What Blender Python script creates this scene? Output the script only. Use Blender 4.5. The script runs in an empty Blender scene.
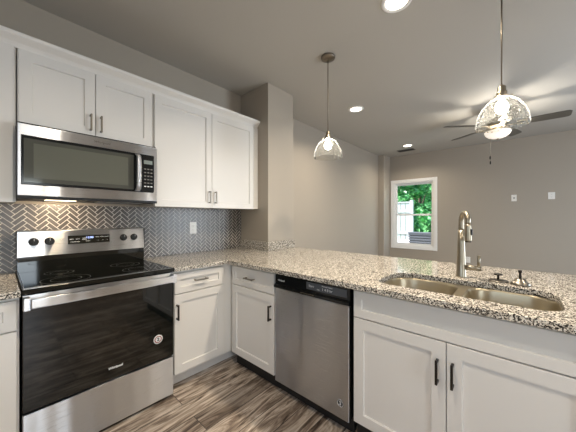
import bpy, bmesh, math, random
from mathutils import Vector, Matrix
random.seed(7)
PI = math.pi
sc = bpy.context.scene
C = sc.collection
def R(d): return math.radians(d)

# ------------------------------------------------------------------ camera, world, sun, fill lamps, exposure
cam_d = bpy.data.cameras.new('camera'); cam = bpy.data.objects.new('camera', cam_d); C.objects.link(cam)
cam_d.sensor_width = 36.0; cam_d.lens = 258.8/576*36.0
cam_d.shift_y = 0.95/576
cam_d.clip_start = 0.02; cam_d.clip_end = 200
cam.location = (-.839, -2.488, 1.283)
cam.rotation_euler = (R(90), 0, R(41.74-90))
sc.camera = cam

sc.view_settings.view_transform = 'Standard'
sc.view_settings.look = 'None'
sc.view_settings.gamma = 1
sc.view_settings.use_curve_mapping = False
sc.view_settings.exposure = 0.60
sc.cycles.use_denoising = True
sc.cycles.max_bounces = 10
sc.cycles.diffuse_bounces = 5
sc.cycles.glossy_bounces = 5
sc.cycles.transparent_max_bounces = 24
sc.cycles.caustics_reflective = False
sc.cycles.caustics_refractive = False
sc.cycles.sample_clamp_indirect = 4

w = bpy.data.worlds.new('sky'); sc.world = w; w.use_nodes = True
wn = w.node_tree; wn.nodes.clear()
wo = wn.nodes.new('ShaderNodeOutputWorld'); wb = wn.nodes.new('ShaderNodeBackground')
sk = wn.nodes.new('ShaderNodeTexSky'); sk.sky_type = 'NISHITA'; sk.sun_disc = False
sk.sun_elevation = R(48); sk.air_density = 1.2; sk.dust_density = 2.5
wb.inputs['Strength'].default_value = 0.4
wn.links.new(sk.outputs[0], wb.inputs[0]); wn.links.new(wb.outputs[0], wo.inputs[0])

sd = bpy.data.lights.new('sun', 'SUN'); sd.energy = 4.2; sd.angle = R(2); sd.color = (1, .95, .88)
so = bpy.data.objects.new('sun', sd); C.objects.link(so); so.location = (0, 10, 12)
so.rotation_euler = Vector((.45, -.75, -.85)).to_track_quat('-Z', 'Y').to_euler()

def area(name, loc, direction, sx, sy, power, color, shape='RECTANGLE', spread=180):
    d = bpy.data.lights.new(name, 'AREA'); d.shape = shape; d.size = sx; d.size_y = sy
    d.energy = power; d.color = color; d.spread = R(spread)
    o = bpy.data.objects.new(name, d); C.objects.link(o); o.location = loc
    o.rotation_euler = Vector(direction).to_track_quat('-Z', 'Z' if abs(direction[2]) < .9 else 'Y').to_euler()
    return o
# fill lamps in added, unseen openings: one left, two behind the camera (built below as added_window_2 and added_window_3)
area('fill_rear', (3.0, -5.28, 1.2), (0, 1, 0), 1.15, 1.8, 84, (.78, .88, 1.0))
area('fill_rear_left', (-.75, -5.27, 1.2), (0, 1, 0), .9, 1.5, 20, (.88, .94, 1.0))
area('fill_left', (-2.48, -2.6, 1.5), (1, 0, 0), 1.3, 1.1, 10, (.74, .86, 1.0))
CAN_W = 13.0
WARM = (1.0, .87, .70)

# ------------------------------------------------------------------ materials
def srgb(r, g, b):
    f = lambda c: (c/255/12.92) if c/255 <= .04045 else ((c/255+.055)/1.055)**2.4
    return (f(r), f(g), f(b), 1)
def mat(name, col=(.8, .8, .8, 1), rough=.5, metal=0, spec=.5, **k):
    m = bpy.data.materials.new(name); m.use_nodes = True
    p = m.node_tree.nodes['Principled BSDF']
    p.inputs['Base Color'].default_value = col; p.inputs['Roughness'].default_value = rough
    p.inputs['Metallic'].default_value = metal; p.inputs['Specular IOR Level'].default_value = spec
    for a, b in k.items(): p.inputs[a.replace('_', ' ')].default_value = b
    return m
def nt(m): return m.node_tree, m.node_tree.nodes['Principled BSDF']
def add(t, kind, **k):
    n = t.nodes.new(kind)
    for a, b in k.items():
        if a in n.inputs: n.inputs[a].default_value = b
        else: setattr(n, a, b)
    return n
def ramp(t, stops, interp='LINEAR'):
    n = t.nodes.new('ShaderNodeValToRGB'); n.color_ramp.interpolation = interp
    e = n.color_ramp.elements
    while len(e) < len(stops): e.new(.5)
    for i, (p, c) in enumerate(stops): e[i].position = p; e[i].color = c
    return n
def mixc(t, fac, a, b, blend='MIX'):
    n = t.nodes.new('ShaderNodeMix'); n.data_type = 'RGBA'; n.blend_type = blend
    for s, v in ((0, fac), (6, a), (7, b)):
        if isinstance(v, (int, float, tuple)): n.inputs[s].default_value = v
        else: t.links.new(v, n.inputs[s])
    return n.outputs[2]
def bump(t, p, h, strength=.2, dist=.002):
    b = add(t, 'ShaderNodeBump'); b.inputs['Strength'].default_value = strength; b.inputs['Distance'].default_value = dist
    t.links.new(h, b.inputs['Height']); t.links.new(b.outputs[0], p.inputs['Normal'])
def coords(t, scale=(1, 1, 1), loc=(0, 0, 0), rot=(0, 0, 0)):
    tc = add(t, 'ShaderNodeTexCoord'); mp = add(t, 'ShaderNodeMapping')
    mp.inputs['Scale'].default_value = scale; mp.inputs['Location'].default_value = loc; mp.inputs['Rotation'].default_value = rot
    t.links.new(tc.outputs['Object'], mp.inputs[0]); return mp.outputs[0]

def paint(name, col, rough=.6, amount=.05, scale=180):
    m = mat(name, col, rough); t, p = nt(m)
    n = add(t, 'ShaderNodeTexNoise', Scale=scale); t.links.new(coords(t), n.inputs['Vector'])
    bump(t, p, n.outputs[0], amount, .002); return m
M = {}
M['wall'] = paint('wall_paint', srgb(166, 157, 144), .62, .12)
M['ceiling'] = paint('ceiling_paint', srgb(179, 176, 169), .75, .12)
M['cab'] = paint('cabinet_paint', srgb(224, 221, 216), .38, .02, 60)
M['white'] = paint('white_trim', srgb(238, 238, 236), .4, .02, 60)
M['plate'] = mat('white_plastic', srgb(240, 238, 232), .35)
M['slot'] = mat('dark_slot', srgb(40, 38, 36), .6)

def steel(name, col, rough=.26, aniso=.75, axis='Z'):
    m = mat(name, col, rough, 1.0); t, p = nt(m)
    p.inputs['Anisotropic'].default_value = aniso; p.inputs['Anisotropic Rotation'].default_value = .25
    tg = add(t, 'ShaderNodeTangent', direction_type='RADIAL', axis=axis)
    t.links.new(tg.outputs[0], p.inputs['Tangent'])
    n = add(t, 'ShaderNodeTexNoise', Scale=1.0, Detail=3.0)
    t.links.new(coords(t, (6, 6, 900) if axis == 'Z' else (900, 6, 6)), n.inputs['Vector'])
    r = ramp(t, [(.3, (rough*.85,)*3+(1,)), (.7, (rough*1.2,)*3+(1,))]); t.links.new(n.outputs[0], r.inputs[0])
    t.links.new(r.outputs[0], p.inputs['Roughness'])
    # sheet metal is never quite flat: slow waves across the brushing
    n2 = add(t, 'ShaderNodeTexNoise', Scale=1.0, Detail=1.0)
    t.links.new(coords(t, (6.5, 6.5, .5)), n2.inputs['Vector'])
    bump(t, p, n2.outputs[0], .55, .012)
    return m
M['steel'] = steel('stainless_steel', srgb(203, 205, 209), .31, 1.0)
M['sinksteel'] = mat('sink_steel', srgb(186, 174, 150), .36, 1.0)
M['nickel'] = mat('brushed_nickel', srgb(158, 149, 132), .30, 1.0)
M['pull'] = mat('pewter_pull', srgb(132, 126, 116), .32, 1.0)
M['pulldark'] = mat('dark_bronze_pull', srgb(58, 54, 50), .35, .9)
M['blackglass'] = mat('black_glass', srgb(8, 11, 9), .045, 0, .5, IOR=1.7)
M['ovenglass'] = mat('oven_glass', srgb(9, 12, 9), .05, 0, .5, IOR=1.66)
M['black'] = mat('black_plastic', srgb(17, 17, 17), .42, 0, .35)
M['blackgloss'] = mat('black_gloss_plastic', srgb(20, 22, 23), .16)
M['ring'] = mat('burner_ring', srgb(58, 60, 58), .3)
M['rod'] = mat('dark_nickel', srgb(128, 119, 106), .35, 1.0)
M['print'] = mat('white_print', srgb(225, 225, 225), .5)
M['greyprint'] = mat('grey_print', srgb(120, 116, 110), .5)
M['red'] = mat('red_print', srgb(150, 60, 60), .5)
M['toe'] = mat('dark_toe', srgb(30, 29, 29), .5)
M['microinner'] = mat('microwave_screen', srgb(100, 101, 92), .10, 0, .6)
M['microedge'] = mat('microwave_bezel', srgb(80, 81, 75), .08, 0, .6)
M['greypanel'] = mat('grey_control_panel', srgb(84, 88, 93), .3)
M['blade'] = mat('fan_blade', srgb(82, 78, 70), .45)
M['vent'] = mat('vent_grey', srgb(96, 92, 88), .6)

def emit(name, col, s):
    m = mat(name, col, .5); t, p = nt(m)
    p.inputs['Emission Color'].default_value = col; p.inputs['Emission Strength'].default_value = s; return m
M['lamp'] = emit('lamp_lens', (1, .88, .70, 1), 6.0)
M['bulb'] = emit('bulb_glow', (1, .92, .82, 1), 42.0)
M['digit'] = emit('clock_digits', srgb(170, 190, 255), 1.6)
M['lcd'] = emit('grey_display', srgb(120, 128, 122), .06)
M['bowl'] = emit('frosted_bowl', (1, .92, .82, 1), .45)
M['undermount'] = emit('task_lamp', (1, .8, .55, 1), 3.0)

def clear_glass(name, tint=(1, 1, 1, 1), ior=1.45, seeded=False, edge=0.0):
    m = bpy.data.materials.new(name); m.use_nodes = True; t = m.node_tree; t.nodes.clear()
    o = add(t, 'ShaderNodeOutputMaterial'); mx = add(t, 'ShaderNodeMixShader')
    tr = add(t, 'ShaderNodeBsdfTransparent'); tr.inputs[0].default_value = tint
    gl = add(t, 'ShaderNodeBsdfGlossy'); gl.inputs['Roughness'].default_value = .04
    lw = add(t, 'ShaderNodeLayerWeight'); lw.inputs['Blend'].default_value = .12 if seeded else .12
    fac = lw.outputs['Fresnel']
    if seeded:
        v = add(t, 'ShaderNodeTexVoronoi', Scale=75.0); t.links.new(coords(t), v.inputs['Vector'])
        r = ramp(t, [(.10, (1, 1, 1, 1)), (.34, (0, 0, 0, 1))]); t.links.new(v.outputs['Distance'], r.inputs[0])
        b = add(t, 'ShaderNodeBump'); b.inputs['Strength'].default_value = .9; b.inputs['Distance'].default_value = .004
        t.links.new(r.outputs[0], b.inputs['Height']); t.links.new(b.outputs[0], gl.inputs['Normal'])
        t.links.new(b.outputs[0], lw.inputs['Normal'])
        # the glass itself is slightly milky at its bubbles and scatters the bulb's light
        df = add(t, 'ShaderNodeBsdfTranslucent'); df.inputs[0].default_value = (.95, .93, .88, 1)
        ma = add(t, 'ShaderNodeMath', operation='MULTIPLY_ADD'); ma.inputs[1].default_value = .45
        fc = add(t, 'ShaderNodeLayerWeight'); fc.inputs['Blend'].default_value = .30
        rf = ramp(t, [(.35, (.04,)*3+(1,)), (.90, (.80,)*3+(1,))]); t.links.new(fc.outputs['Facing'], rf.inputs[0])
        t.links.new(rf.outputs[0], ma.inputs[2])
        t.links.new(r.outputs[0], ma.inputs[0])
        m2 = add(t, 'ShaderNodeMixShader'); t.links.new(ma.outputs[0], m2.inputs[0])
        t.links.new(tr.outputs[0], m2.inputs[1]); t.links.new(df.outputs[0], m2.inputs[2])
        t.links.new(m2.outputs[0], mx.inputs[1])
    else:
        t.links.new(tr.outputs[0], mx.inputs[1])
    t.links.new(fac, mx.inputs[0]); t.links.new(gl.outputs[0], mx.inputs[2]); t.links.new(mx.outputs[0], o.inputs[0])
    return m
M['pane'] = clear_glass('window_glass', (.97, .99, .98, 1))
M['seeded'] = clear_glass('seeded_glass', (.97, .97, .95, 1), seeded=True)

def granite():
    m = mat('granite', (1, 1, 1, 1), .10, 0, .45); t, p = nt(m); v = coords(t)
    n0 = add(t, 'ShaderNodeTexNoise', Scale=88.0, Detail=4.0, Roughness=.65); t.links.new(v, n0.inputs['Vector'])
    r0 = ramp(t, [(.30, srgb(134, 124, 111)), (.44, srgb(204, 195, 181)), (.58, srgb(234, 227, 214)), (.72, srgb(194, 187, 176))])
    t.links.new(n0.outputs[0], r0.inputs[0])
    v1 = add(t, 'ShaderNodeTexVoronoi', Scale=225.0); t.links.new(v, v1.inputs['Vector'])
    sep = add(t, 'ShaderNodeSeparateColor'); t.links.new(v1.outputs['Color'], sep.inputs[0])
    r1 = ramp(t, [(.0, (1, 1, 1, 1)), (.27, (0, 0, 0, 1))], 'CONSTANT'); t.links.new(sep.outputs[0], r1.inputs[0])
    c1 = mixc(t, r1.outputs[0], r0.outputs[0], srgb(48, 42, 38))
    r2 = ramp(t, [(.0, (0, 0, 0, 1)), (.78, (1, 1, 1, 1))], 'CONSTANT'); t.links.new(sep.outputs[1], r2.inputs[0])
    c2 = mixc(t, r2.outputs[0], c1, srgb(112, 106, 99))
    n3 = add(t, 'ShaderNodeTexNoise', Scale=140.0, Detail=2.0); t.links.new(v, n3.inputs['Vector'])
    r3 = ramp(t, [(.57, (0, 0, 0, 1)), (.62, (1, 1, 1, 1))]); t.links.new(n3.outputs[0], r3.inputs[0])
    c3 = mixc(t, r3.outputs[0], c2, srgb(46, 42, 40))
    r4 = ramp(t, [(.32, (1, 1, 1, 1)), (.38, (0, 0, 0, 1))]); t.links.new(n3.outputs[0], r4.inputs[0])
    c4 = mixc(t, r4.outputs[0], c3, srgb(240, 237, 230))
    t.links.new(c4, p.inputs['Base Color']); return m
M['granite'] = granite()

def floorwood():
    m = mat('wood_planks', (1, 1, 1, 1), .42); t, p = nt(m); v = coords(t)
    br = add(t, 'ShaderNodeTexBrick', Scale=1.0)
    for k, val in (('Mortar Size', .0024), ('Brick Width', 1.15), ('Row Height', .155), ('Bias', .0), ('Mortar Smooth', .2)): br.inputs[k].default_value = val
    br.inputs['Color1'].default_value = (0, 0, 0, 1); br.inputs['Color2'].default_value = (1, 1, 1, 1); br.inputs['Mortar'].default_value = (.5, .5, .5, 1)
    br.offset = .37; br.offset_frequency = 2
    t.links.new(v, br.inputs['Vector'])
    # per-plank shift of the grain
    sh = add(t, 'ShaderNodeVectorMath', operation='SCALE'); sh.inputs['Scale'].default_value = 37.0
    t.links.new(br.outputs['Color'], sh.inputs[0])
    av = add(t, 'ShaderNodeVectorMath', operation='ADD'); t.links.new(v, av.inputs[0]); t.links.new(sh.outputs[0], av.inputs[1])
    mp = add(t, 'ShaderNodeMapping'); mp.inputs['Scale'].default_value = (1.5, 9, 1); t.links.new(av.outputs[0], mp.inputs[0])
    n = add(t, 'ShaderNodeTexNoise', Scale=2.0, Detail=5.0, Roughness=.60, Distortion=1.4); t.links.new(mp.outputs[0], n.inputs['Vector'])
    r = ramp(t, [(.34, srgb(62, 50, 42)), (.44, srgb(128, 113, 100)), (.53, srgb(176, 163, 149)), (.68, srgb(216, 206, 195))]); t.links.new(n.outputs[0], r.inputs[0])
    mp2 = add(t, 'ShaderNodeMapping'); mp2.inputs['Scale'].default_value = (1.8, 46, 1); t.links.new(av.outputs[0], mp2.inputs[0])
    n2 = add(t, 'ShaderNodeTexNoise', Scale=1.6, Detail=4.0, Distortion=.8); t.links.new(mp2.outputs[0], n2.inputs['Vector'])
    r2 = ramp(t, [(.32, (.55, .51, .48, 1)), (.48, (.95, .95, .95, 1)), (.66, (1.15, 1.15, 1.15, 1))]); t.links.new(n2.outputs[0], r2.inputs[0])
    c = mixc(t, 1.0, r.outputs[0], r2.outputs[0], 'MULTIPLY')
    r3 = ramp(t, [(0, (.62, .59, .57, 1)), (1, (1.15, 1.13, 1.11, 1))]); t.links.new(br.outputs['Color'], r3.inputs[0])
    c = mixc(t, 1.0, c, r3.outputs[0], 'MULTIPLY')
    c = mixc(t, br.outputs['Fac'], c, srgb(38, 31, 26))
    t.links.new(c, p.inputs['Base Color']); bump(t, p, n2.outputs[0], .12, .002); return m
M['floor'] = floorwood()
def tilem():
    m = mat('grey_tile', srgb(98, 92, 88), .3); t, p = nt(m)
    g = add(t, 'ShaderNodeNewGeometry')
    r = ramp(t, [(0, srgb(66, 63, 61)), (1, srgb(88, 83, 79))]); t.links.new(g.outputs['Random Per Island'], r.inputs[0])
    t.links.new(r.outputs[0], p.inputs['Base Color']); return m
M['tile'] = tilem()
M['grout'] = mat('white_grout', srgb(214, 209, 201), .8)
M['fence'] = mat('white_fence_boards', srgb(205, 206, 206), .7)
def leafm(name, a, b):
    m = mat(name, (1, 1, 1, 1), .55); t, p = nt(m)
    g = add(t, 'ShaderNodeNewGeometry'); r = ramp(t, [(0, a), (1, b)]); t.links.new(g.outputs['Random Per Island'], r.inputs[0])
    t.links.new(r.outputs[0], p.inputs['Base Color']); p.inputs['Transmission Weight'].default_value = 0
    return m
M['leaf'] = leafm('leaf_green', srgb(30, 120, 66), srgb(140, 214, 140))
M['bark'] = mat('bark', srgb(92, 78, 66), .9)
M['grass'] = paint('lawn', srgb(88, 120, 66), .9, .5, 30)
M['concrete'] = paint('pale_concrete', srgb(214, 212, 208), .8, .2, 40)
M['slatgrey'] = mat('grey_slat', srgb(92, 94, 100), .6)

# ------------------------------------------------------------------ mesh helpers
class MB:
    """collects shapes into one bmesh"""
    def __init__(s): s.bm = bmesh.new()
    def box(s, x0, x1, y0, y1, z0, z1, b=0.0, mi=0):
        bm = s.bm
        vs = [bm.verts.new((x, y, z)) for x in (x0, x1) for y in (y0, y1) for z in (z0, z1)]
        fs = []
        for q in ((0, 1, 3, 2), (4, 6, 7, 5), (0, 4, 5, 1), (2, 3, 7, 6), (0, 2, 6, 4), (1, 5, 7, 3)):
            f = bm.faces.new([vs[i] for i in q]); f.material_index = mi; fs.append(f)
        if b > 0:
            es = list({e for f in fs for e in f.edges})
            r = bmesh.ops.bevel(bm, geom=es, offset=b, segments=2, affect='EDGES', profile=.6)
            for f in r['faces']: f.material_index = mi
        return s
    def loft(s, loops, cap0=True, cap1=True, mi=0, close=True, smooth=False):
        bm = s.bm; L = [[bm.verts.new(p) for p in lp] for lp in loops]
        n = len(L[0])
        for a, b in zip(L[:-1], L[1:]):
            for i in range(n if close else n-1):
                j = (i+1) % n
                f = bm.faces.new((a[i], a[j], b[j], b[i])); f.material_index = mi; f.smooth = smooth
        if cap0: f = bm.faces.new(list(reversed(L[0]))); f.material_index = mi
        if cap1: f = bm.faces.new(L[-1]); f.material_index = mi
        return s
    def lathe(s, prof, c=(0, 0, 0), n=32, axis='Z', mi=0, cap0=False, cap1=False, smooth=True):
        loops = []
        for r, h in prof:
            lp = []
            for i in range(n):
                a = 2*PI*i/n; u, v = r*math.cos(a), r*math.sin(a)
                if axis == 'Z': q = (c[0]+u, c[1]+v, c[2]+h)
                elif axis == 'Y': q = (c[0]+u, c[1]-h, c[2]+v)
                else: q = (c[0]+h, c[1]+u, c[2]+v)
                lp.append(q)
            loops.append(lp)
        return s.loft(loops, cap0, cap1, mi, True, smooth)
    def tube(s, pts, r, n=12, mi=0, caps=True):
        pts = [Vector(p) for p in pts]; loops = []
        rr = r if isinstance(r, (list, tuple)) else [r]*len(pts)
        up = None
        for i, p in enumerate(pts):
            d = (pts[min(i+1, len(pts)-1)]-pts[max(i-1, 0)]).normalized()
            if up is None:
                up = Vector((0, 0, 1)) if abs(d.z) < .9 else Vector((1, 0, 0))
            a = d.cross(up).normalized(); b = a.cross(d).normalized(); up = b
            loops.append([tuple(p+rr[i]*(math.cos(2*PI*k/n)*a+math.sin(2*PI*k/n)*b)) for k in range(n)])
        return s.loft(loops, caps, caps, mi, True, True)
    def build(s, name, m, parent=None, loc=(0, 0, 0), rot=(0, 0, 0), recalc=True):
        if recalc: bmesh.ops.recalc_face_normals(s.bm, faces=s.bm.faces)
        me = bpy.data.meshes.new(name); s.bm.to_mesh(me); s.bm.free()
        for q in (m if isinstance(m, (list, tuple)) else [m]): me.materials.append(q)
        o = bpy.data.objects.new(name, me); C.objects.link(o); o.location = loc; o.rotation_euler = rot
        if parent: o.parent = parent
        return o
def empty(name, label, cat, loc=(0, 0, 0), rz=0, group=None):
    o = bpy.data.objects.new(name, None); C.objects.link(o); o.location = loc; o.rotation_euler = (0, 0, R(rz))
    o.empty_display_size = .1
    return tag(o, label, cat, group)
def tag(o, label, cat, group=None):
    o['label'] = label; o['category'] = cat
    if group: o['group'] = group
    return o
def struct(o, label=None):
    o['kind'] = 'structure'
    if label: o['label'] = label
    return o
def copy_tree(o, parent=None):
    c = o.copy(); C.objects.link(c)
    if parent: c.parent = parent
    for ch in [x for x in C.objects if x.parent == o]: copy_tree(ch, c)
    return c
def text(name, body, size, m, parent, loc, rot, align='CENTER', depth=.0006, shear=0, bold=0):
    cu = bpy.data.curves.new(name, 'FONT'); cu.body = body; cu.size = size; cu.align_x = align; cu.align_y = 'CENTER'
    cu.extrude = depth; cu.shear = shear; cu.offset = bold
    tmp = bpy.data.objects.new(name+'_tmp', cu); C.objects.link(tmp)
    dg = bpy.context.evaluated_depsgraph_get(); dg.update()
    me = bpy.data.meshes.new_from_object(tmp.evaluated_get(dg)); me.name = name
    C.objects.unlink(tmp); bpy.data.objects.remove(tmp); bpy.data.curves.remove(cu)
    me.materials.clear(); me.materials.append(m)
    o = bpy.data.objects.new(name, me); C.objects.link(o); o.parent = parent; o.location = loc; o.rotation_euler = rot
    return o
FRONT = (R(90), 0, 0)          # lettering that faces local -y
def rect_loop(x0, x1, z0, z1, y): return [(x0, y, z0), (x1, y, z0), (x1, y, z1), (x0, y, z1)]
def rrect(x0, x1, y0, y1, r, z, n=6):
    """rounded rectangle in xy; r = radius or four radii (x1y1, x0y1, x0y0, x1y0)"""
    rs = r if isinstance(r, (list, tuple)) else (r,)*4
    out = []
    for (cx, cy, a0), q in zip(((x1, y1, 0), (x0, y1, 90), (x0, y0, 180), (x1, y0, 270)), rs):
        sx = -1 if cx == x1 else 1; sy = -1 if cy == y1 else 1
        for k in range(n+1):
            a = R(a0+90*k/n); out.append((cx+sx*q+q*math.cos(a), cy+sy*q+q*math.sin(a), z))
    return out

# ------------------------------------------------------------------ room shell
H = 2.735; XW = 5.55; XL = -2.35; YR = -5.15; T = .14
struct(MB().box(XL-T, XW+T, YR-T, T, -.12, 0).build('floor', M['floor']), 'grey brown wood plank floor')
struct(MB().box(XL-T, XW+T, YR-T, T, H, H+.12).build('ceiling', M['ceiling']), 'pale grey ceiling')
struct(MB().box(XL-T, XW+T, 0, T, 0, H).build('wall_back', M['wall']), 'greige wall behind the range and beyond the pillar')
WY0, WY1, WZ0, WZ1 = -1.105, -.215, .595, 2.105       # window opening
m = MB(); m.box(XW, XW+T, WY1, 0, 0, H); m.box(XW, XW+T, YR, WY0, 0, H); m.box(XW, XW+T, WY0, WY1, 0, WZ0); m.box(XW, XW+T, WY0, WY1, WZ1, H)
struct(m.build('wall_right', M['wall']), 'greige far wall with the window')
m = MB(); m.box(XL-T, XL, YR, -3.25, 0, H); m.box(XL-T, XL, -1.95, 0, 0, H); m.box(XL-T, XL, -3.25, -1.95, 0, .95); m.box(XL-T, XL, -3.25, -1.95, 2.05, H)
struct(m.build('wall_left', M['wall']))
m = MB(); m.box(XL-T, -1.25, YR-T, YR, 0, H); m.box(-.25, 2.4, YR-T, YR, 0, H); m.box(-1.25, -.25, YR-T, YR, 0, .40); m.box(-1.25, -.25, YR-T, YR, 2.05, H); m.box(3.6, XW+T, YR-T, YR, 0, H); m.box(2.4, 3.6, YR-T, YR, 2.15, H)
struct(m.build('wall_front', M['wall']))
struct(MB().box(1.1, 1.515, -.47, 0, 0, H, .004).build('wall_pillar', M['wall']), 'greige pillar at the end of the counter')
struct(MB().box(5.16, XW, -.135, 0, 0, H, .004).build('wall_chase', M['wall']), 'boxed corner chase beside the window')
struct(MB().box(1.118, 1.235, -2.72, -.475, 0, .885).build('wall_knee', M['wall']))
m = MB(); m.box(1.52, 5.155, -.014, 0, 0, .10, .003); struct(m.build('baseboard_back', M['white']))
m = MB(); m.box(XW-.014, XW, YR, -.14, 0, .10, .003); struct(m.build('baseboard_right', M['white']))

def sash(m, y0, y1, z0, z1, x0, x1, w):
    m.box(x0, x1, y0, y0+w, z0, z1, .003); m.box(x0, x1, y1-w, y1, z0, z1, .003)
    m.box(x0, x1, y0+w, y1-w, z0, z0+w, .003); m.box(x0, x1, y0+w, y1-w, z1-w, z1, .003); return m
wroot = bpy.data.objects.new('window_1', None); C.objects.link(wroot); struct(wroot, 'white double hung window looking onto a fence and trees')
wroot.location = (XW, (WY0+WY1)/2, WZ0)
ox, oy, oz = wroot.location
def wl(m, name, mt): return m.build(name, mt, wroot, (-ox, -oy, -oz))
c = .055
m = MB(); m.box(XW-.018, XW-.001, WY0-c, WY0+.004, WZ0-c, WZ1+c, .003); m.box(XW-.018, XW-.001, WY1-.004, WY1+c, WZ0-c, WZ1+c, .003)
m.box(XW-.018, XW-.001, WY0, WY1, WZ1-.004, WZ1+c, .003); m.box(XW-.018, XW-.001, WY0, WY1, WZ0-c, WZ0+.004, .003)
wl(m, 'casing', M['white'])
wl(sash(MB(), WY0+.002, WY1-.002, WZ0+.002, WZ1-.002, XW+.002, XW+.09, .03), 'jamb', M['white'])
MZ = 1.335
sh = wl(sash(MB(), WY0+.034, WY1-.034, MZ-.02, WZ1-.034, XW+.06, XW+.085, .04), 'upper_sash', M['white'])
wl(MB().box(XW+.07, XW+.075, WY0+.07, WY1-.07, MZ+.02, WZ1-.07), 'pane', M['pane'])
wl(sash(MB(), WY0+.034, WY1-.034, WZ0+.034, MZ+.02, XW+.03, XW+.055, .042), 'lower_sash', M['white'])
wl(MB().box(XW+.04, XW+.045, WY0+.072, WY1-.072, WZ0+.074, MZ-.02), 'pane', M['pane'])
# unseen window openings, added behind the camera to hold the fill lamps
wr = bpy.data.objects.new('added_window_2', None); C.objects.link(wr); struct(wr); wr.location = (3.0, YR, 0)
m = MB(); m.box(2.401, 2.47, YR-.1, YR-.02, .002, 2.148); m.box(3.53, 3.599, YR-.1, YR-.02, .002, 2.148); m.box(2.47, 3.53, YR-.1, YR-.02, 2.08, 2.148); m.box(2.47, 3.53, YR-.1, YR-.02, .002, .07)
m.build('frame', M['white'], wr, (-3.0, -YR, 0))
wr = bpy.data.objects.new('added_window_4', None); C.objects.link(wr); struct(wr); wr.location = (XL, -2.6, .95)
m = MB(); m.box(XL-.1, XL-.02, -3.249, -3.19, .951, 2.049); m.box(XL-.1, XL-.02, -2.01, -1.951, .951, 2.049); m.box(XL-.1, XL-.02, -3.19, -2.01, .951, 1.01); m.box(XL-.1, XL-.02, -3.19, -2.01, 1.99, 2.049); m.box(XL-.1, XL-.02, -3.19, -2.01, 1.47, 1.53)
m.build('frame', M['white'], wr, (-XL, 2.6, -.95))
wr = bpy.data.objects.new('added_window_3', None); C.objects.link(wr); struct(wr); wr.location = (-.75, YR, .4)
sashx = MB(); q = sashx
q.box(-1.249, -1.20, YR-.1, YR-.02, .401, 2.049); q.box(-.30, -.251, YR-.1, YR-.02, .401, 2.049); q.box(-1.20, -.30, YR-.1, YR-.02, .401, .46); q.box(-1.20, -.30, YR-.1, YR-.02, 1.99, 2.049); q.box(-1.20, -.30, YR-.1, YR-.02, 1.20, 1.26)
q.build('frame', M['white'], wr, (.75, -YR, -.4))

# ------------------------------------------------------------------ outside, seen through the window
struct(MB().box(XW+T+.02, 40, -30, 30, -.25, -.1).build('ground', M['grass']), 'green lawn outside')
o = MB().box(6.9, 9.0, -2.6, .9, -.1, .47, .01).build('patio_ledge', M['concrete']); tag(o, 'pale concrete ledge outside under the grey slatted box', 'ledge')
fr = empty('board_fence', 'white vertical board fence outside the window', 'fence', (9.2, 2.42, -.1))
m = MB()
for k in range(24):
    y0 = -1.93+k*.165
    m.box(-.012, .012, y0, y0+.148, .02, 1.90, .004)
m.build('boards', M['fence'], fr)
m = MB(); m.box(-.05, -.012, -1.95, 2.05, 1.55, 1.64, .004); m.box(-.05, -.012, -1.95, 2.05, .75, .84, .004); m.build('rail', M['fence'], fr)
m = MB(); m.box(-.06, .06, -2.05, -1.94, 0, 2.0, .006); m.build('post', M['fence'], fr)
m = MB(); m.box(-.05, .05, -1.93, 2.05, 1.905, 1.945, .006); m.build('cap_rail', M['fence'], fr)
bx = empty('slatted_box', 'grey slatted box standing outside on the pale ledge', 'slatted box', (7.9, -.28, .471))
MB().box(-.2, .2, -.34, .34, 0, .30, .01).build('body', mat('dark_body', srgb(58, 58, 62), .7), bx)
m = MB()
for k in range(4): m.box(-.225, -.203, -.36, .36, .02+k*.078, .07+k*.078, .003)
m.build('slats', M['slatgrey'], bx)
m = MB(); m.box(-.24, .22, -.38, .38, .302, .335, .004); m.build('lid', M['slatgrey'], bx)
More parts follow.
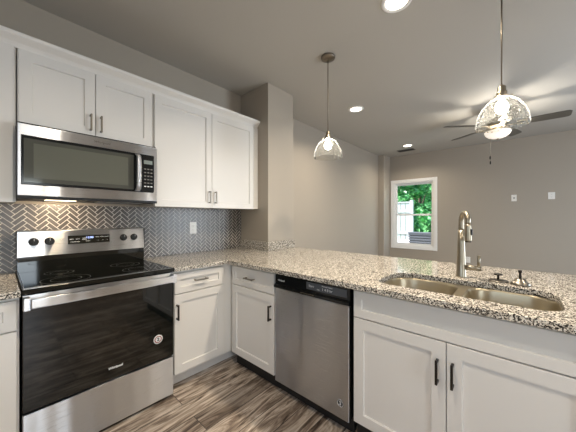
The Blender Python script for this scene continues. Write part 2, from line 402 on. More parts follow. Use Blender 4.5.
def tree(label, loc, h, rx, n, seed, name='leafy_tree'):
    rnd = random.Random(seed)
    r = empty(name, label, name.split('_')[1], loc, 0, None)
    m = MB(); m.tube([(0, 0, 0), (.05, .03, h*.3), (-.03, .05, h*.6), (.05, -.02, h*.85)], [.13, .11, .08, .03], 8)
    for k in range(5):
        a = k*1.3; m.tube([(0, .03, h*(.3+.08*k)), (math.cos(a)*rx*.4, math.sin(a)*rx*.4, h*(.48+.08*k)), (math.cos(a)*rx*.75, math.sin(a)*rx*.75, h*(.58+.07*k))], [.05, .035, .012], 6)
    m.build('trunk', M['bark'], r)
    m = MB(); bm = m.bm
    clumps = []
    for k in range(34):
        a = rnd.uniform(0, 2*PI); q = math.sqrt(rnd.random())*rx*.85
        clumps.append((math.cos(a)*q, math.sin(a)*q, (rnd.uniform(.05, .4) if k % 3 == 0 else rnd.uniform(.3, 1.0))*h, rnd.uniform(.3, .6)))
    for k in range(n):
        cx, cy, cz, cr = rnd.choice(clumps)
        d = Vector((rnd.gauss(0, 1), rnd.gauss(0, 1), rnd.gauss(0, 1))).normalized()*cr*rnd.uniform(.6, 1.05)
        p = Vector((cx, cy, cz))+d
        u = Vector((rnd.gauss(0, 1), rnd.gauss(0, 1), rnd.gauss(0, .6))).normalized(); v = u.orthogonal().normalized(); v.rotate(Matrix.Rotation(rnd.uniform(0, 6), 3, u))
        L = rnd.uniform(.18, .34)*(1.6 if loc[0] > 20 else 1); W = L*.33; nn = u.cross(v)*L*.12
        vs = [bm.verts.new(p-u*L*.5), bm.verts.new(p+v*W-nn), bm.verts.new(p+u*L*.5-nn*.5), bm.verts.new(p-v*W-nn)]
        mid = bm.verts.new(p+nn*.4)
        for i in range(4): bm.faces.new((vs[i], vs[(i+1) % 4], mid))
    m.build('foliage', M['leaf'], r, recalc=False)
tree('leafy green tree outside whose crown rises above the white fence boards', (11.9, 2.4, -.1), 4.6, 1.6, 4600, 1)
tree('leafy green tree outside filling the right side of the window view', (11.1, -1.0, -.1), 4.4, 1.6, 5500, 2)
tree('tall green tree farther outside, seen between the two nearest crowns', (17.5, 2.3, -.1), 5.6, 2.2, 9000, 3)
tree('farthest green tree outside, low beyond the end of the white fence', (23.6, 4.3, -.1), 6.5, 2.8, 8000, 11)

# ------------------------------------------------------------------ backsplash (herringbone, real tiles on a grout bed)
def backsplash():
    x0, x1, z0, z1 = XL+.01, 1.097, .9195, 1.3705
    wq, n, gap = .0265, 3.0, .0034
    bm = bmesh.new()
    px = -.764; s2 = math.sqrt(.5)
    def P(a, b):                           # tile axes turned 45 degrees
        return ((a-b)*s2*wq+px, (a+b)*s2*wq+1.15)
    g = gap/wq/2
    def tile(a0, b0, a1, b1):
        q = [P(a0+g, b0+g), P(a1-g, b0+g), P(a1-g, b1-g), P(a0+g, b1-g)]
        if max(p[0] for p in q) < x0 or min(p[0] for p in q) > x1 or max(p[1] for p in q) < z0 or min(p[1] for p in q) > z1: return
        cx = sum(p[0] for p in q)/4; cz = sum(p[1] for p in q)/4
        lo = [bm.verts.new((p[0], -.0045, p[1])) for p in q]
        hi = [bm.verts.new((p[0]+(cx-p[0])*.03, -.0075, p[1]+(cz-p[1])*.03)) for p in q]
        bm.faces.new(hi)
        for i in range(4): bm.faces.new((lo[i], lo[(i+1) % 4], hi[(i+1) % 4], hi[i]))
    for j in range(-24, 30):
        for k in range(-130, 130):
            a, b = k+j*n, k-j*n
            tile(a, b, a+n, b+1)
            tile(a+n, b+1-n, a+n+1, b+1)
    for co, no in (((x0, 0, 0), (-1, 0, 0)), ((x1, 0, 0), (1, 0, 0)), ((0, 0, z0), (0, 0, -1)), ((0, 0, z1), (0, 0, 1))):
        bmesh.ops.bisect_plane(bm, geom=bm.verts[:]+bm.edges[:]+bm.faces[:], plane_co=co, plane_no=no, clear_outer=True)
    m = MB(); m.bm.free(); m.bm = bm
    m.box(x0, x1, -.006, -.0005, z0, z1, 0, 1)
    o = m.build('tile_backsplash', [M['tile'], M['grout']])
    tag(o, 'grey herringbone tile backsplash with white grout between counter and wall cabinets', 'backsplash')
backsplash()

# ------------------------------------------------------------------ cabinets
def shaker(w, h, rail=.057, t=.019, dep=.011):
    """door front in local coords: x 0..w, z 0..h, face at y=0, back at y=t"""
    m = MB(); e = .0016
    def rl(i, y): return rect_loop(i, w-i, i, h-i, y)
    m.loft([rl(0, t), rl(0, e), rl(e, 0), rl(rail, 0), rl(rail+.0015, dep*.4), rl(rail+.003, dep)], True, True)
    return m
def bar_pull(parent, x, z, horizontal, L=.116, m=None, name='handle'):
    b = MB(); pr = .030; s = .0052
    if horizontal:
        b.box(x-L/2, x+L/2, -pr-s, -pr+s, z-s, z+s, .002)
        for q in (-1, 1): b.box(x+q*(L/2-.008)-s, x+q*(L/2-.008)+s, -pr, -.0003, z-s, z+s, .0015)
    else:
        b.box(x-s, x+s, -pr-s, -pr+s, z-L/2, z+L/2, .002)
        for q in (-1, 1): b.box(x-s, x+s, -pr, -.0003, z+q*(L/2-.008)-s, z+q*(L/2-.008)+s, .0015)
    return b.build(name, m or M['pull'], parent)
def front(root, name, x0, x1, z0, z1, rail=.057):
    return shaker(x1-x0, z1-z0, rail).build(name, M['cab'], root, (x0, 0, z0))
def body(root, x0, x1, z0, z1, depth, toe=None, toe_mat=None, yf=.0205):
    MB().box(x0, x1, yf, depth, z0, z1, .0008).build('body', M['cab'], root)
    if toe: MB().box(x0, x1, toe, toe+.016, .001, z0-.001).build('toe_kick', toe_mat or M['cab'], root)

# wall cabinets: local face at y=-.31
D = .3065
r = empty('wall_cabinet', 'white wall cabinet left of the microwave, cut off by the photo edge', 'cabinet', (0, -.31, 1.372))
body(r, -1.40, -.7695, 0, .915, D)
d = front(r, 'door', -1.395, -1.09, -.004, .896); bar_pull(d, .28, .10, False)
d = front(r, 'door', -1.086, -.779, -.004, .896); bar_pull(d, .03, .10, False)
r = empty('wall_cabinet', 'short white two-door wall cabinet directly above the microwave', 'cabinet', (0, -.31, 1.832))
body(r, -.7645, -.0075, 0, .455, D)
d = front(r, 'door', -.7605, -.3925, .006, .436); bar_pull(d, .368-.027, .085, False, .112)
d = front(r, 'door', -.3885, -.0225, .006, .436); bar_pull(d, .027, .085, False, .112)
r = empty('wall_cabinet', 'tall white two-door wall cabinet between microwave and pillar', 'cabinet', (0, -.31, 1.372))
body(r, -.0055, 1.0975, 0, .915, D)
d = front(r, 'door', -.002, .5145, -.004, .896); bar_pull(d, .5165-.03, .10, False)
d = front(r, 'door', .5185, 1.035, -.004, .896); bar_pull(d, .03, .10, False)
MB().box(1.038, 1.0975, .002, .0200, 0, .899, .001).build('filler_strip', M['cab'], r)
prof = [(-.2885, 2.2885), (-.2885, 2.272), (-.297, 2.272), (-.303, 2.284), (-.312, 2.298), (-.330, 2.313), (-.343, 2.322), (-.347, 2.330), (-.347, 2.344), (-.2885, 2.344)]
prof = [(y-.0025, z) for y, z in prof]
o = MB().loft([[(x, y, z) for y, z in prof] for x in (-1.40, 1.0975)]).build('crown_molding', M['cab'])
tag(o, 'white crown molding running along the top of the wall cabinets', 'molding')

# base cabinets
ZB, ZT = .114, .887
DR0, DR1, DO0, DO1 = .7210, .868, .135, .7140
r = empty('base_cabinet', 'white base cabinet left of the range at the photo edge', 'cabinet', (0, -.63, 0))
body(r, -2.34, -.7675, ZB, ZT, .628, .115)
d = front(r, 'drawer', -1.215, -.777, DR0, DR1, .045); bar_pull(d, .2, .073, True)
d = front(r, 'door', -1.66, -1.219, DO0, DR1); bar_pull(d, .41, .6, False)
d = front(r, 'door', -2.105, -1.664, DO0, DR1); bar_pull(d, .03, .6, False)
d = front(r, 'door', -1.215, -.777, DO0, DO1); bar_pull(d, .03, .49, False)
r = empty('base_cabinet', 'white corner base cabinet right of the range', 'cabinet', (0, -.63, 0))
body(r, .0025, 1.09, ZB, ZT, .628, .115)
d = front(r, 'drawer', .011, .4285, DR0, DR1, .045); bar_pull(d, .202, .080, True, .108, M['pull'])
d = front(r, 'door', .011, .4285, DO0, DO1); bar_pull(d, .016, .457, False, .112, M['pulldark'])
# peninsula: local x runs towards the camera (-y), local -y faces -x
XF = .505
def pen(name, label, cat, y): return empty(name, label, cat, (XF, y, 0), -90)
r = pen('base_cabinet', 'white one-door base cabinet between corner and dishwasher', 'cabinet', -.622)
body(r, .012, .535, ZB, ZT, .606, .06, M['toe'])  # dark toe colour stands in for the shade under the white cabinet
d = front(r, 'drawer', .020, .527, DR0-.0085, DR1-.004, .045); bar_pull(d, .245, .078, True, .108, M['pull'])
d = front(r, 'door', .020, .527, DO0-.015, DO1-.0085); bar_pull(d, .507-.028, .455, False, .112, M['pulldark'])
r = pen('base_cabinet', 'wide white two-door sink base cabinet in the right foreground', 'cabinet', -1.779)
MB().box(.002, .93, .0205, .04, ZB, ZT, .0008).build('face_frame', M['cab'], r)
m = MB(); m.box(.002, .02, .041, .606, ZB, ZT); m.box(.912, .93, .041, .606, ZB, ZT); m.box(.021, .911, .041, .606, ZB, ZB+.018); m.box(.021, .911, .59, .606, ZB+.02, ZT)
m.build('body', M['cab'], r)
MB().box(.002, .93, .06, .076, .001, ZB-.001).build('toe_kick', M['toe'], r)  # toe coloured dark to carry the shade of its recess
front(r, 'false_drawer', .009, .923, DR0, DR1, .045)
d = front(r, 'door', .009, .4625, DO0-.01, DO1); bar_pull(d, .4535-.032, .456, False, .110, M['pulldark'])
d = front(r, 'door', .4665, .923, DO0-.01, DO1); bar_pull(d, .024, .458, False, .108, M['pulldark'])

# ------------------------------------------------------------------ countertops
def offset(poly, d):
    """shrink a CCW polygon by d"""
    out = []; n = len(poly)
    for i in range(n):
        p0, p1, p2 = Vector(poly[i-1]), Vector(poly[i]), Vector(poly[(i+1) % n])
        e1, e2 = (p1-p0).normalized(), (p2-p1).normalized()
        n1, n2 = Vector((-e1.y, e1.x)), Vector((-e2.y, e2.x))
        b = (n1+n2)/(1+n1.dot(n2)); out.append(tuple(p1+b*d))
    return out
def slab(outer, holes, z0, z1, e=.004):
    bm = bmesh.new(); m = MB(); m.bm.free(); m.bm = bm
    rings = [(outer, 1)]+[(h, -1) for h in holes]
    for z, ee, zs, es in ((z1, True, (z1, z1-e*.3, z1-e), (e, e*.3, 0)), ):
        pass
    tops, bots = [], []
    for poly, s in rings:
        l0 = offset(poly, e) if s > 0 else offset(poly, -e)
        l1 = offset(poly, e*.3) if s > 0 else offset(poly, -e*.3)
        A = [bm.verts.new((x, y, z1)) for x, y in l0]
        B = [bm.verts.new((x, y, z1-e*.3)) for x, y in l1]
        Cc = [bm.verts.new((x, y, z1-e)) for x, y in poly]
        Dd = [bm.verts.new((x, y, z0)) for x, y in poly]
        n = len(poly)
        for a, b in ((A, B), (B, Cc), (Cc, Dd)):
            for i in range(n): bm.faces.new((a[i], a[(i+1) % n], b[(i+1) % n], b[i]))
        tops.append(A); bots.append(Dd)
    for grp in (tops, bots):
        es = []
        for L in grp:
            for i in range(len(L)):
                e_ = bm.edges.get((L[i], L[(i+1) % len(L)])); es.append(e_)
        bmesh.ops.triangle_fill(bm, edges=es, use_beauty=True, use_dissolve=False)
    return m
CZ0, CZ1 = .888, .918
# sink opening: x .605-.955, y -1.835..-2.655
SX0, SX1, SY0, SY1 = .575, .957, -2.625, -1.878
hole = [(x, y) for x, y, z in rrect(SX0, SX1, SY0, SY1, (.13, .08, .10, .10), 0, 8)]
YE = -.655; XE = .452
outer = [(.0015, YE), (XE, YE), (XE, -2.76), (1.57, -2.76), (1.57, -.474), (1.0975, -.474), (1.0975, -.0005), (.0015, -.0005)]
ct = slab(outer, [hole], CZ0, CZ1).build('countertop', M['granite'])
tag(ct, 'speckled beige granite countertop turning the corner into the peninsula', 'countertop')
m = MB(); m.box(1.078, 1.0985, -.474, -.009, CZ1+.0005, 1.016, .002); m.build('side_splash', M['granite'], ct)
m = MB(); m.box(1.078, 1.518, -.494, -.4745, CZ1+.0005, 1.016, .002); m.build('side_splash', M['granite'], ct)
o = slab([(XL+.005, YE), (-.7645, YE), (-.7645, -.0005), (XL+.005, -.0005)], [], CZ0, CZ1).build('countertop', M['granite'])
tag(o, 'speckled granite countertop left of the range', 'countertop')

# sink, undermounted
sr = empty('kitchen_sink', 'stainless steel double bowl sink set into the granite peninsula', 'sink', (0, 0, 0))
b1 = (SX0-.004, SX1+.004, -2.236, SY1+.004); b2 = (SX0-.004, SX1+.004, SY0-.004, -2.276)
def bowl(b, rr, name):
    x0, x1, y0, y1 = b; loops = []
    for ins, z, k in ((0, .886, 1), (.003, .882, 1), (.006, .872, 1), (.012, .72, 1), (.020, .692, 1), (.040, .678, .9), (.10, .672, .7)):
        loops.append(rrect(x0+ins, x1-ins, y0+ins, y1-ins, [max(.02, q*k) for q in rr], z, 8))
    m = MB(); m.loft(loops, False, True, 0, True, True)
    o = m.build(name, M['sinksteel'], sr)
    cx, cy = (x0+x1)/2+.03, (y0+y1)/2
    q = MB(); q.lathe([(.058, 0), (.056, .003), (.044, .002), (.040, -.0005), (.012, -.0005)], (cx, cy, .6735), 24, cap1=True)
    q.build('drain', M['steel'], o)
bowl(b1, (.13, .08, .09, .11), 'bowl'); bowl(b2, (.11, .09, .10, .10), 'bowl')
# flange between and around the bowls
bm = bmesh.new(); fl = MB(); fl.bm.free(); fl.bm = bm
es = []
def ringv(pts):
    v = [bm.verts.new(p) for p in pts]
    for i in range(len(v)): es.append(bm.edges.new((v[i], v[(i+1) % len(v)])))
ringv(rrect(SX0-.03, SX1+.03, SY0-.03, SY1+.03, .03, .8862, 4))
ringv(rrect(b1[0], b1[1], b1[2], b1[3], (.13, .08, .09, .11), .8862, 8)); ringv(rrect(b2[0], b2[1], b2[2], b2[3], (.11, .09, .10, .10), .8862, 8))
bmesh.ops.triangle_fill(bm, edges=es, use_beauty=True, use_dissolve=False)
fl.build('rim', M['sinksteel'], sr)
m = MB()
m.loft([rrect(SX0-.03+i, SX1+.03-i, SY0-.03+i, SY1+.03-i, .03, z, 4) for i, z in ((0, .870), (0, .8858))], False, False)
m.build('edge', M['sinksteel'], sr)

# faucet
fx, fy = 1.045, -2.225
f = empty('kitchen_faucet', 'brushed nickel pull-down gooseneck faucet behind the sink', 'faucet', (fx, fy, CZ1+.0005))
m = MB(); m.lathe([(.0, 0), (.029, 0), (.029, .005), (.0265, .010), (.0235, .10), (.0200, .20), (.0165, .285)], n=24, cap0=True, cap1=True); m.build('body', M['nickel'], f)
pts = [(0, 0, .27), (0, 0, .30)]; rad = .047; dx, dy = -.88, -.475
for k in range(0, 14):
    a = PI*k/12
    q = rad-rad*math.cos(min(a, PI)); pts.append((dx*q, dy*q, .335+rad*1.15*math.sin(min(a, PI)) - (.02 if a > PI else 0)))
m = MB(); m.tube(pts, [.0152]*2+[.0140]*14, 14); m.build('spout', M['nickel'], f)
ex, ey = dx*2*rad, dy*2*rad
hd = MB().lathe([(.0142, .322), (.0155, .312), (.0165, .275), (.0180, .232), (.0180, .228), (.015, .226)], (ex, ey, 0), 20, cap0=True, cap1=True).build('spray_head', M['nickel'], f)
MB().lathe([(.0155, .2265), (.0155, .2195), (.012, .219)], (ex, ey, 0), 20, cap0=True, cap1=True).build('nozzle', M['black'], hd)
q = MB(); q.box(-.006, .006, -.005, .005, -.018, .018, .003); q.build('button', M['black'], hd, (ex-.004, ey-.0165, .278), (0, 0, R(-10)))
h = MB(); h.tube([(0, -.012, .060), (0, -.05, .0605), (0, -.100, .061)], [.0150, .0148, .0145], 14); h = h.build('handle_hub', M['nickel'], f)
h2 = MB(); h2.tube([(0, -.086, .066), (0, -.087, .10), (0, -.088, .138)], [.0085, .0082, .008], 10); h2.build('lever', M['nickel'], h)

# two basket strainers lying beside the faucet
def strainer(label, x, y, prof, stem, knob, wide):
    s = empty('sink_strainer', label, 'strainer', (x, y, CZ1+.0005), 0, 'sink strainers on the granite by the faucet')
    b = MB().lathe(prof, n=28, cap0=True, cap1=True).build('basket', M['pull'], s)
    m = MB(); z = prof[-1][1]
    m.tube([(0, 0, z-.001), (0, 0, z+stem)], .0055, 10); st = m.build('stem', M['pulldark'], s)
    if wide: MB().lathe([(.019, 0), (.021, .003), (.019, .007)], (0, 0, z+stem-.001), 20, cap0=True, cap1=True).build('knob', M['pulldark'], st)
    else: MB().lathe([(.0085, 0), (.0085, .012), (.006, .014)], (0, 0, z+stem-.003), 14, cap0=True, cap1=True).build('knob', M['pulldark'], st)
strainer('low steel sink strainer with a wide flat knob, nearer the faucet', 1.055, -2.400, [(.046, 0), (.047, .004), (.038, .008), (.020, .010)], .026, .02, True)
strainer('domed steel sink strainer with a thin upright post, farther from the faucet', 1.03, -2.493, [(.043, 0), (.043, .007), (.035, .015), (.026, .020), (.023, .032), (.014, .034)], .034, .008, False)

# ------------------------------------------------------------------ range
rg = empty('range', 'stainless steel electric range with black oven door, between the base cabinets', 'range', (-.381, -.645, 0))
RW = .377
MB().box(-RW, RW, .028, .632, .045, .893, .002).build('body', M['black'], rg)
for a, b in ((-.35, .08), (.31, .08), (-.35, .55), (.31, .55)): MB().box(a, a+.04, b, b+.04, .001, .0445).build('foot', M['black'], rg)
ck = MB().box(-.3795, .3795, -.012, .560, .895, .920, .004).build('cooktop', M['blackglass'], rg)
m = MB(); e = .004
m.box(-.3795+.006, -.3795+.010, .0, .555, .9202, .9210); m.box(.3795-.010, .3795-.006, .0, .555, .9202, .9210); m.box(-.3735, .3735, -.006, -.002, .9202, .9210)
m.build('cooktop_trim', M['steel'], ck)
for bx_, by_, br_ in ((-.19, .14, .115), (.19, .14, .09), (-.19, .40, .075), (.19, .40, .095)):
    m = MB()
    for q in ((br_, br_-.0025), (br_*.62, br_*.62-.0018)):
        m.lathe([(q[0], .9203), (q[0], .9207), (q[1], .9207), (q[1], .9203)], (bx_, by_, 0), 40)
    m.build('burner_ring', M['ring'], ck)
bg = MB()
bg.box(-.377, .377, .560, .634, .90, 1.030, .003); bgo = bg.build('backguard_base', M['blackglass'], rg)
m = MB(); prof = [(.550, 1.022), (.566, 1.186), (.572, 1.190), (.634, 1.190), (.634, 1.033), (.572, 1.033), (.566, 1.022)]
m.loft([[(x, y, z) for y, z in prof] for x in (-.376, .376)]); bp = m.build('backguard', M['steel'], rg)
for a in (-.3795, .3762): MB().box(a, a+.0033, .552, .634, 1.02, 1.189, .001).build('end_cap', M['black'], bp)
ang = math.atan2(.016, .164)
def on_panel(x, z): return (x, .550+(z-1.022)*.016/.164-.0005, z)
for kx in (-.300, -.222, .222, .298):
    k = MB(); k.lathe([(.026, 0), (.026, .004), (.0215, .007), (.0205, .024), (.019, .027)], n=24, axis='Y', cap0=True, cap1=True)
    k.box(-.004, .004, -.034, -.026, -.019, .019, .002)
    k = k.build('knob', M['black'], bp, on_panel(kx, 1.117), (-ang, 0, 0))
    MB().box(-.001, .001, -.0348, -.0342, .004, .018).build('pointer', M['print'], k)
dp = MB().box(-.126, .126, -.004, 0, -.030, .030, .001).build('display', M['blackglass'], bp, on_panel(0, 1.118), (-ang, 0, 0))
text('clock', '12:00', .020, M['digit'], dp, (0, -.0046, .012), FRONT)
for i, s in enumerate(('BAKE', 'BROIL', 'KEEP\nWARM')): text('legend', s, .009, M['print'], dp, (-.105+.036*i, -.0046, .004), FRONT)
for i, s in enumerate(('TIMER', 'START', 'CANCEL')): text('legend', s, .009, M['print'], dp, (.045+.032*i, -.0046, .014), FRONT)
for i in range(3): text('legend', '- +', .012, M['print'], dp, (.05+.028*i, -.0046, -.012), FRONT)
text('legend', 'FROZEN BAKE', .008, M['print'], dp, (-.085, -.0046, -.016), FRONT); text('legend', 'CLOCK', .008, M['print'], dp, (-.01, -.0046, -.014), FRONT)
dr = MB().box(-RW, RW, 0, .026, .300, .890, .003).build('oven_door', M['ovenglass'], rg)
MB().box(-RW, RW, -.004, .0, .815, .888, .0015).build('door_band', M['steel'], dr)
m = MB(); m.box(-.352, .352, -.062, -.040, .829, .876, .006); hb = m.build('handle', M['steel'], dr)
for a in (-.377, .3515): MB().box(a, a+.0255, -.058, -.0045, .822, .884, .004).build('handle_bracket', M['steel'], hb)
m = MB(); m.loft([rect_loop(-.29, .29, .37, .73, -.0006), rect_loop(-.287, .287, .373, .727, -.0006)], False, False); m.build('oven_window', M['blackglass'], dr)
text('lettering', 'Whirlpool', .0180, M['print'], dr, (.022, -.0008, .366), FRONT, shear=.15, bold=.0006)
st = MB().lathe([(.030, 0), (.030, .0006), (.0255, .0008)], (0, 0, 0), 32, 'Y', 0, True, True).build('round_sticker', M['print'], dr, (.272, -.0002, .445))
MB().lathe([(.0235, .0009), (.0235, .0012), (.018, .0012), (.018, .0009)], (0, 0, 0), 32, 'Y').build('sticker_ring', M['red'], st)
text('sticker_mark', '2', .030, M['black'], st, (0, -.0012, 0), FRONT, bold=.001)
MB().box(-RW, RW, -.001, .026, .022, .288, .004).build('drawer', M['steel'], rg)

# ------------------------------------------------------------------ microwave
mw = empty('microwave', 'stainless steel over-the-range microwave under the short wall cabinet', 'microwave', (-.392, -.394, 1.39))
MW = .3755
MB().box(-MW, MW, .022, .375, .0, .436, .002).build('body', M['black'], mw)
d = MB(); d.box(-MW, MW, 0, .021, .016, .424, .003); d = d.build('front_frame', M['steel'], mw)
MB().box(-MW, MW, .002, .021, -.002, .015, .002).build('bottom_lip', M['black'], mw)
bk = MB().box(-.361, .347, -.004, .0, .078, .360, .003).build('door_glass', M['blackgloss'], mw)
m = MB(); m.loft([rect_loop(-.350, .210, .093, .342, -.0045), rect_loop(-.310, .174, .118, .318, -.0045)], False, False); m.build('bezel', M['microedge'], bk)
m = MB(); m.loft([rect_loop(-.310, .174, .118, .318, -.0046), rect_loop(-.307, .171, .121, .315, -.0046)], False, True); m.build('screen', M['microinner'], bk)
pts = []
for k in range(15):
    q = -1+2*k/14; pts.append((.232, -.010-.040*(1-q**4)**.5 if abs(q) < 1 else -.008, .219+q*.137))
hl = MB(); L = []
for p in pts:
    L.append([(p[0]-.017, p[1], p[2]), (p[0]-.012, p[1]-.008, p[2]), (p[0]+.012, p[1]-.008, p[2]), (p[0]+.017, p[1], p[2]), (p[0]+.010, p[1]+.006, p[2]), (p[0]-.010, p[1]+.006, p[2])])
hl.loft(L, smooth=True); hl.build('handle', M['steel'], mw)
cp = MB().box(.262, .350, -.006, -.0042, .082, .356, .002).build('control_panel', M['blackgloss'], mw)
MB().box(.278, .338, -.0068, -.0061, .290, .318).build('display', M['lcd'], cp)
for i in range(3):
    for j in range(6):
        MB().box(.280+i*.022, .294+i*.022, -.0066, -.0061, .118+j*.026, .126+j*.026).build('key', M['greyprint'] if j else M['print'], cp)
text('lettering', 'Whirlpool', .022, M['greyprint'], d, (.02, -.0006, .392), FRONT, shear=.15)
m = MB(); m.box(-.25, -.10, .10, .16, -.003, -.0005); m.build('task_light', M['undermount'], mw)
m = MB(); m.box(.02, .30, .08, .22, -.003, -.0005); m.build('grease_filter', M['steel'], mw)
la = area('microwave_task_light', (-.56, -.20, 1.382), (.0, .25, -1), .14, .06, 1.6, (1, .78, .52)); 

# ------------------------------------------------------------------ dishwasher
dw = pen('dishwasher', 'stainless steel dishwasher built into the peninsula beside the sink cabinet', 'dishwasher', -1.1578)
W = .606
MB().box(.006, W-.006, .034, .60, .10, .884, .002).build('body', M['black'], dw)
dd = MB().box(.004, W-.004, 0, .030, .094, .768, .006).build('door', M['steel'], dw)
cpn = MB(); prof = [(.004, .7695), (-.006, .772), (-.012, .780), (-.012, .790), (.004, .800), (.006, .866), (.012, .872), (.032, .872), (.032, .7695)]
cpn.loft([[(x, y, z) for y, z in prof] for x in (.003, W-.003)]); cpn = cpn.build('control_panel', M['blackgloss'], dw)
MB().box(.010, W-.010, .008, .030, .8725, .8835).build('vent_strip', M['black'], dw)
MB().box(.29, .585, .0030, .0047, .812, .858, .001).build('key_panel', M['greypanel'], cpn)
text('lettering', 'Whirlpool', .0145, M['print'], cpn, (.062, .0040, .828), FRONT, shear=.15, bold=.0004)
text('legend', 'Start', .021, M['print'], cpn, (.33, .0022, .836), FRONT); text('legend', 'Normal Heavy', .013, M['print'], cpn, (.45, .0022, .850), FRONT)
text('legend', '1 4 8 hr', .024, M['print'], cpn, (.45, .0022, .829), FRONT); text('legend', 'Delay', .009, M['print'], cpn, (.385, .0022, .823), FRONT)
m = MB(); m.box(.25, .36, -.0135, -.0115, .7835, .7865, .0008); m.build('lip_highlight', M['nickel'], cpn)  # thin bright bar modelled in place of the highlight on the panel lip
bd = MB().lathe([(.022, 0), (.022, .001), (.0185, .0012)], (0, 0, 0), 32, 'Y', 0, True, True).build('round_badge', M['black'], dd, (.545, -.0002, .185))
MB().lathe([(.0205, .0013), (.0205, .0017), (.0175, .0017), (.0175, .0013)], (0, 0, 0), 32, 'Y').build('badge_ring', M['print'], bd)
text('badge_mark', '2', .026, M['print'], bd, (0, -.0016, 0), FRONT, bold=.0012)
MB().box(.004, W-.004, .062, .078, .001, .092).build('toe_kick', M['toe'], dw)

# ------------------------------------------------------------------ wall plates
def plate(name, label, loc, rz, w=.070, h=.115, kind='outlet', group=None):
    p = MB().box(-w/2, w/2, -.006, 0, -h/2, h/2, .002).build(name, M['plate'], None, loc, (0, 0, R(rz))); tag(p, label, 'wall plate', group)
    if kind == 'outlet':
        for z in (-.021, .021):
            s = MB().lathe([(.0165, .0062), (.0165, .0075), (.014, .008)], (0, 0, z), 20, 'Y', 0, True, True).build('socket', M['plate'], p)
            m = MB(); [m.box(a-.001, a+.001, -.0085, -.0079, z-.001, z+.007) for a in (-.006, .006)]; m.box(-.002, .002, -.0085, -.0079, z-.009, z-.006); m.build('slots', M['slot'], s)
    elif kind == 'switch':
        m = MB(); m.box(-.016, .016, -.0085, -.0062, -.033, .033, .001); m.build('rocker', M['plate'], p)
        m = MB(); m.box(-.006, .006, -.011, -.0086, -.002, .012, .001); m.build('toggle', M['slot'], p)
    else:
        m = MB(); m.lathe([(.011, .0062), (.011, .012), (.006, .013)], (0, 0, 0), 12, 'Y', 0, True, True); m.build('jack', M['slot'], p)
    return p
plate('outlet_plate', 'white outlet plate on the herringbone tile backsplash', (.485, -.0078, 1.172), 0, .074, .118)
plate('outlet_plate', 'left white plate of the pair high on the far wall', (XW-.001, -2.42, 1.635), -90, .075, .120, 'jack')
plate('outlet_plate', 'right white plate of the pair high on the far wall', (XW-.001, -2.91, 1.652), -90, .085, .120, 'outlet')
plate('outlet_plate', 'low white plate on the far wall seen beside the faucet', (XW-.001, -1.715, .41), -90, .075, .120, 'outlet')

# ------------------------------------------------------------------ ceiling lights, vent
def can(label, x, y, power=CAN_W, seen=True):
    c_ = empty('recessed_light', label, 'ceiling light', (x, y, H), 0, 'recessed ceiling lights')
    MB().lathe([(.098, -.0005), (.098, -.006), (.090, -.010), (.074, -.008), (.070, -.003)], n=40).build('trim_ring', M['white'], c_)
    MB().lathe([(.0735, -.0045), (.05, -.006), (.002, -.0065)], n=32, cap1=True).build('lens', M['lamp'], c_)
    l = area('can_lamp', (0, 0, -.013), (0, 0, -1), .13, .13, power, WARM, 'DISK', 145); l.parent = c_
can('recessed ceiling light nearest the camera, cut off by the top edge', .945, -1.875, 18)
can('recessed ceiling light to the right of the far pendant', 2.367, -.853)
can('smallest recessed ceiling light, beside the vent near the window wall', 4.70, -.80, 8)
can('recessed ceiling light above the cooking area behind the camera', -.47, -1.92, 10)
can('recessed ceiling light above the rear of the kitchen', -.75, -3.7, 8)
can('recessed ceiling light above the passage behind the camera', .945, -3.7, 9)
v = empty('ceiling_vent', 'dark grey ceiling vent beside the smallest recessed light', 'vent', (5.07, -.66, H-.001), 0)
MB().box(-.085, .085, -.17, .17, -.006, 0, .002).build('frame', M['vent'], v)
m = MB(); [m.box(-.07+k*.024, -.058+k*.024, -.155, .155, -.0085, -.0062) for k in range(6)]; m.build('louvers', M['slot'], v)

# ------------------------------------------------------------------ pendants
def pendant(label, x, y):
    p = empty('pendant_light', label, 'pendant light', (x, y, H), 0, 'glass dome pendants above the peninsula')
    MB().lathe([(.062, -.0005), (.064, -.010), (.060, -.020), (.030, -.026), (.010, -.030)], n=32, cap0=True, cap1=True).build('canopy', M['rod'], p)
    MB().tube([(0, 0, -.028), (0, 0, -.690)], .0042, 10).build('rod', M['rod'], p)
    z = -.915                                   # rim height
    s = MB().lathe([(.006, .245), (.012, .240), (.020, .232), (.021, .205), (.027, .200), (.027, .188), (.024, .180), (.038, .174), (.040, .166)], (0, 0, z), 24, cap0=True, cap1=True).build('socket', M['nickel'], p)
    q = MB()
    for k in range(3):
        a = 2*PI*k/3+.4; q.tube([(math.cos(a)*.036, math.sin(a)*.036, z+.171), (math.cos(a)*.052, math.sin(a)*.052, z+.172)], .004, 8)
    q.build('thumb_screw', M['nickel'], s)
    prof_o = [(.128, 0), (.1285, .004), (.127, .020), (.121, .055), (.110, .088), (.094, .117), (.074, .142), (.052, .158), (.041, .164)]
    prof_i = [(r_-.003, h_-.0015) for r_, h_ in reversed(prof_o[1:])]+[(.125, 0)]
    MB().lathe([(a, b+z) for a, b in prof_o+prof_i+[(.128, 0)]], n=56).build('glass_shade', M['seeded'], p)
    MB().lathe([(.013, .168), (.014, .150), (.024, .138), (.031, .120), (.032, .105), (.027, .088), (.015, .077), (.003, .074)], (0, 0, z), 24, cap0=True, cap1=True).build('bulb', M['bulb'], p)
pendant('small far glass dome pendant light hanging just right of the pillar', 1.152, -1.197)
pendant('large near glass dome pendant light hanging in front of the ceiling fan', 1.148, -2.412)

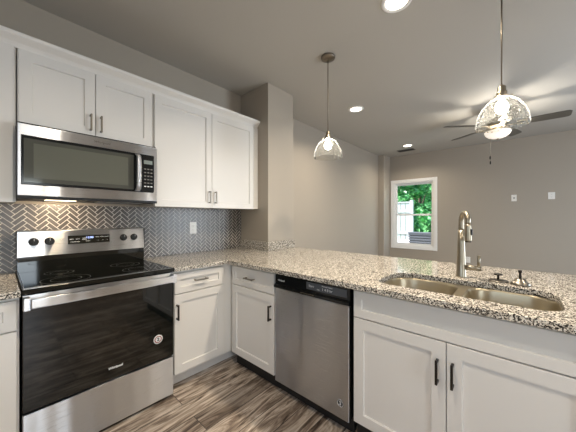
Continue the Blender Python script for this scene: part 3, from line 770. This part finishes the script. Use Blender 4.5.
# ------------------------------------------------------------------ ceiling fan
fn = empty('ceiling_fan', 'ceiling fan with dark blades and bowl light behind the near pendant', 'ceiling fan', (3.52, -2.28, H))
MB().lathe([(.075, -.0005), (.075, -.012), (.055, -.045), (.02, -.055)], n=32, cap0=True, cap1=True).build('canopy', M['nickel'], fn)
MB().tube([(0, 0, -.05), (0, 0, -.16)], .013, 12).build('downrod', M['nickel'], fn)
MB().lathe([(.02, -.150), (.075, -.160), (.105, -.185), (.112, -.225), (.105, -.265), (.075, -.285)], n=36, cap0=True, cap1=True).build('motor_housing', M['nickel'], fn)
for k in range(5):
    a = 56+72*k
    b = MB()
    sec = [(.19, .050), (.22, .058), (.45, .068), (.60, .070), (.645, .064), (.662, .045)]
    L = []
    for q, hw in sec:
        tl = -math.tan(R(12))
        L.append([(q, -hw, -.004-hw*tl), (q, hw, -.004+hw*tl), (q, hw, .003+hw*tl), (q, -hw, .003-hw*tl)])
    b.loft(L); b = b.build('blade', M['blade'], fn, (0, 0, -.255), (0, 0, R(a)))
    m = MB(); m.box(.085, .24, -.016, .016, -.016, -.009, .002); m.build('blade_arm', M['nickel'], b)
lk = MB().lathe([(.055, -.286), (.060, -.300), (.052, -.318)], n=32, cap0=True, cap1=True).build('light_fitter', M['nickel'], fn)
m = MB(); pr = [(.140, -.335), (.138, -.350), (.124, -.378), (.096, -.402), (.055, -.418), (.012, -.424)]
m.lathe(pr+[(r_*.97, h_+.003) for r_, h_ in reversed(pr)]+[pr[0]], n=40); m.build('glass_bowl', M['bowl'], fn)
m = MB(); m.lathe([(.012, -.4225), (.013, -.432), (.004, -.442)], n=16, cap0=True, cap1=True); m.build('finial', M['nickel'], fn)
for sx in (-.035, .005):
    m = MB(); m.tube([(sx, .06, -.30), (sx, .075, -.40), (sx, .075, -.66 if sx < 0 else -.72)], .0018, 6); ch = m.build('pull_chain', M['nickel'], fn)
    MB().lathe([(.004, .012), (.008, .0), (.008, -.025), (.003, -.034)], (sx, .075, -.66 if sx < 0 else -.72), 12, cap0=True, cap1=True).build('pull_knob', M['pulldark'], ch)
d_ = bpy.data.lights.new('fan_bulb', 'POINT'); d_.energy = 18.0; d_.color = (1, .93, .82); d_.shadow_soft_size = .035
l = bpy.data.objects.new('fan_bulb', d_); C.objects.link(l); l.parent = fn; l.location = (0, 0, -.385)
